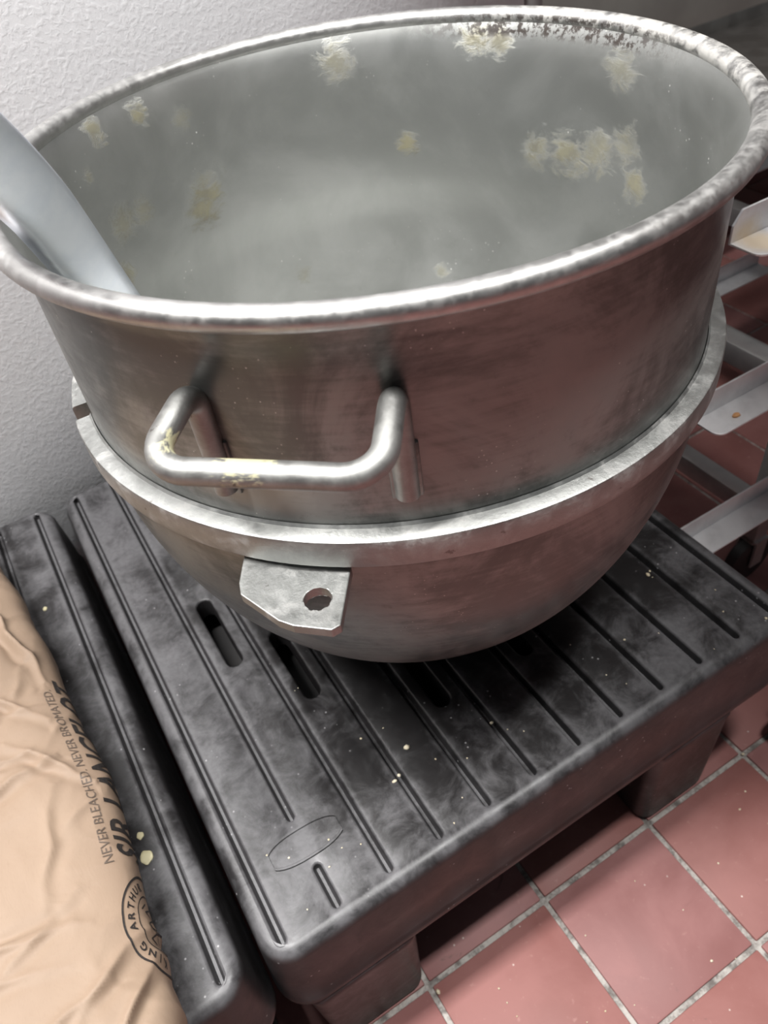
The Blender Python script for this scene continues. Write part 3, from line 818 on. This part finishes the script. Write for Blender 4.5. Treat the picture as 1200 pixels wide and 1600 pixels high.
# low steel shelf in the recess
sh = empty('low_shelf', (1.3, 1.0, 0), 'dull steel low shelf in the shaded recess at top right', 'shelf')
SX0, SX1, SY0, SY1, SZ = -0.05, 1.6, -0.10, 0.58, 0.30
box('shelf_top', (SX0, SY0, SZ-0.004), (SX1, SY1, SZ), M['steel'], sh, bev=0.001)
box('front_lip', (SX0, SY0-0.003, SZ-0.040), (SX1, SY0-0.0002, SZ+0.001), M['steel'], sh, bev=0.001)
box('back_lip', (SX0, SY1+0.0002, SZ-0.03), (SX1, SY1+0.006, SZ+0.035), M['steel'], sh, bev=0.002)
for x in (SX0+0.03, SX1-0.05):
    for y in (SY0+0.03, SY1-0.05): box('leg', (x, y, 0.001), (x+0.03, y+0.03, SZ-0.0045), M['steel'], sh, bev=0.003)

# ------------------------------------------------------------------ crumbs
def crumbs(name, spots, mat, label):
    bm = bmesh.new()
    for x, y, z, s in spots:
        r = bmesh.ops.create_icosphere(bm, subdivisions=1, radius=s)
        sc_ = (random.uniform(.8, 1.5), random.uniform(.8, 1.3), random.uniform(.35, .6))
        for v_ in r['verts']:
            v_.co = Vector((v_.co.x*sc_[0]*random.uniform(.85, 1.15)+x, v_.co.y*sc_[1]*random.uniform(.85, 1.15)+y, v_.co.z*sc_[2]+z+s*sc_[2]*0.5))
    o = frombm(name, bm, mat, None, True)
    return tag(o, label, 'crumbs', kind='stuff')
sp = [(0.560, 0.125, H, .0028), (0.566, 0.128, H, .0018), (0.1955, 0.100, H, .0026), (0.165, 0.075, H, .0022), (0.172, 0.078, H, .0018), (0.2855, 0.072, H, .0022), (0.625, -0.004, H, .0035), (0.630, 0.000, H, .003), (0.618, 0.001, H, .002)]
for k in range(60):
    x, y = random.uniform(0.0, 0.62), random.uniform(0.0, 0.24)
    dx = (x/D) % 1
    if 0.12 < dx < 0.88 and not (abs(dx-.5) < .2 and y > .1): sp.append((x, y, H, random.uniform(.0006, .0013)))
crumbs('crumbs', sp, M['crumb'], 'pale crumbs scattered on the black rack deck below the bowl')
sp = []
for k in range(26): sp.append((random.uniform(0.15, 0.72), random.uniform(-0.25, -0.05), 0.0005, random.uniform(.0007, .0016)))
sp += [(0.12, -0.035, 0, .003), (0.6395, -0.0235, 0, .002), (0.685, -0.062, 0, .003), (0.60, -0.062, 0, .0016), (0.575, -0.075, 0, .0016)]
crumbs('crumbs', sp, M['crumb'], 'tiny pale crumbs scattered on the red floor tiles')
def splat(x, y, r, label):
    vv, ff = [], []
    n = 18
    for i, (k, z) in enumerate(((1, 0.0001), (0.9, 0.0009), (0.5, 0.0014))):
        for a in range(n):
            t = 2*math.pi*a/n; rr = r*k*(1+0.25*noise.noise(Vector((math.cos(t)*1.3, math.sin(t)*1.3, x*90))))
            vv.append((x+rr*math.cos(t), y+1.25*rr*math.sin(t), H+z))
    for i in range(2):
        for a in range(n): ff.append((i*n+a, i*n+(a+1) % n, (i+1)*n+(a+1) % n, (i+1)*n+a))
    ff.append(tuple(range(2*n, 3*n))); ff.append(tuple(range(n)))
    tag(mesh('dough_spot', vv, ff, M['dough'], None), label, 'dough spot')
splat(-0.0815, 0.147, 0.0062, 'larger pale yellow dried dough spot on the left rack edge')
splat(-0.0800, 0.172, 0.0036, 'small faint dough spot just above the larger one on left rack')
splat(-0.0920, 0.540, 0.0030, 'tiny yellow dough spot near the wall end of left rack')
bm = bmesh.new(); rr_ = bmesh.ops.create_icosphere(bm, subdivisions=2, radius=0.004)
for v_ in rr_['verts']:
    k_ = 1+0.3*noise.noise(v_.co*400); v_.co = Vector((v_.co.x*1.4*k_, v_.co.y*0.9*k_, max(-0.001, v_.co.z*0.6*k_)))
tag(frombm('food_crumb', bm, mat_flat('orange_crumb', (0.55, 0.27, 0.11), (0.65, 0.36, 0.17), 0.6, 0, 200), None, True, (0.708, 0.160, 0.4512)), 'small orange crumb on the middle runner of the pan rack', 'crumb')
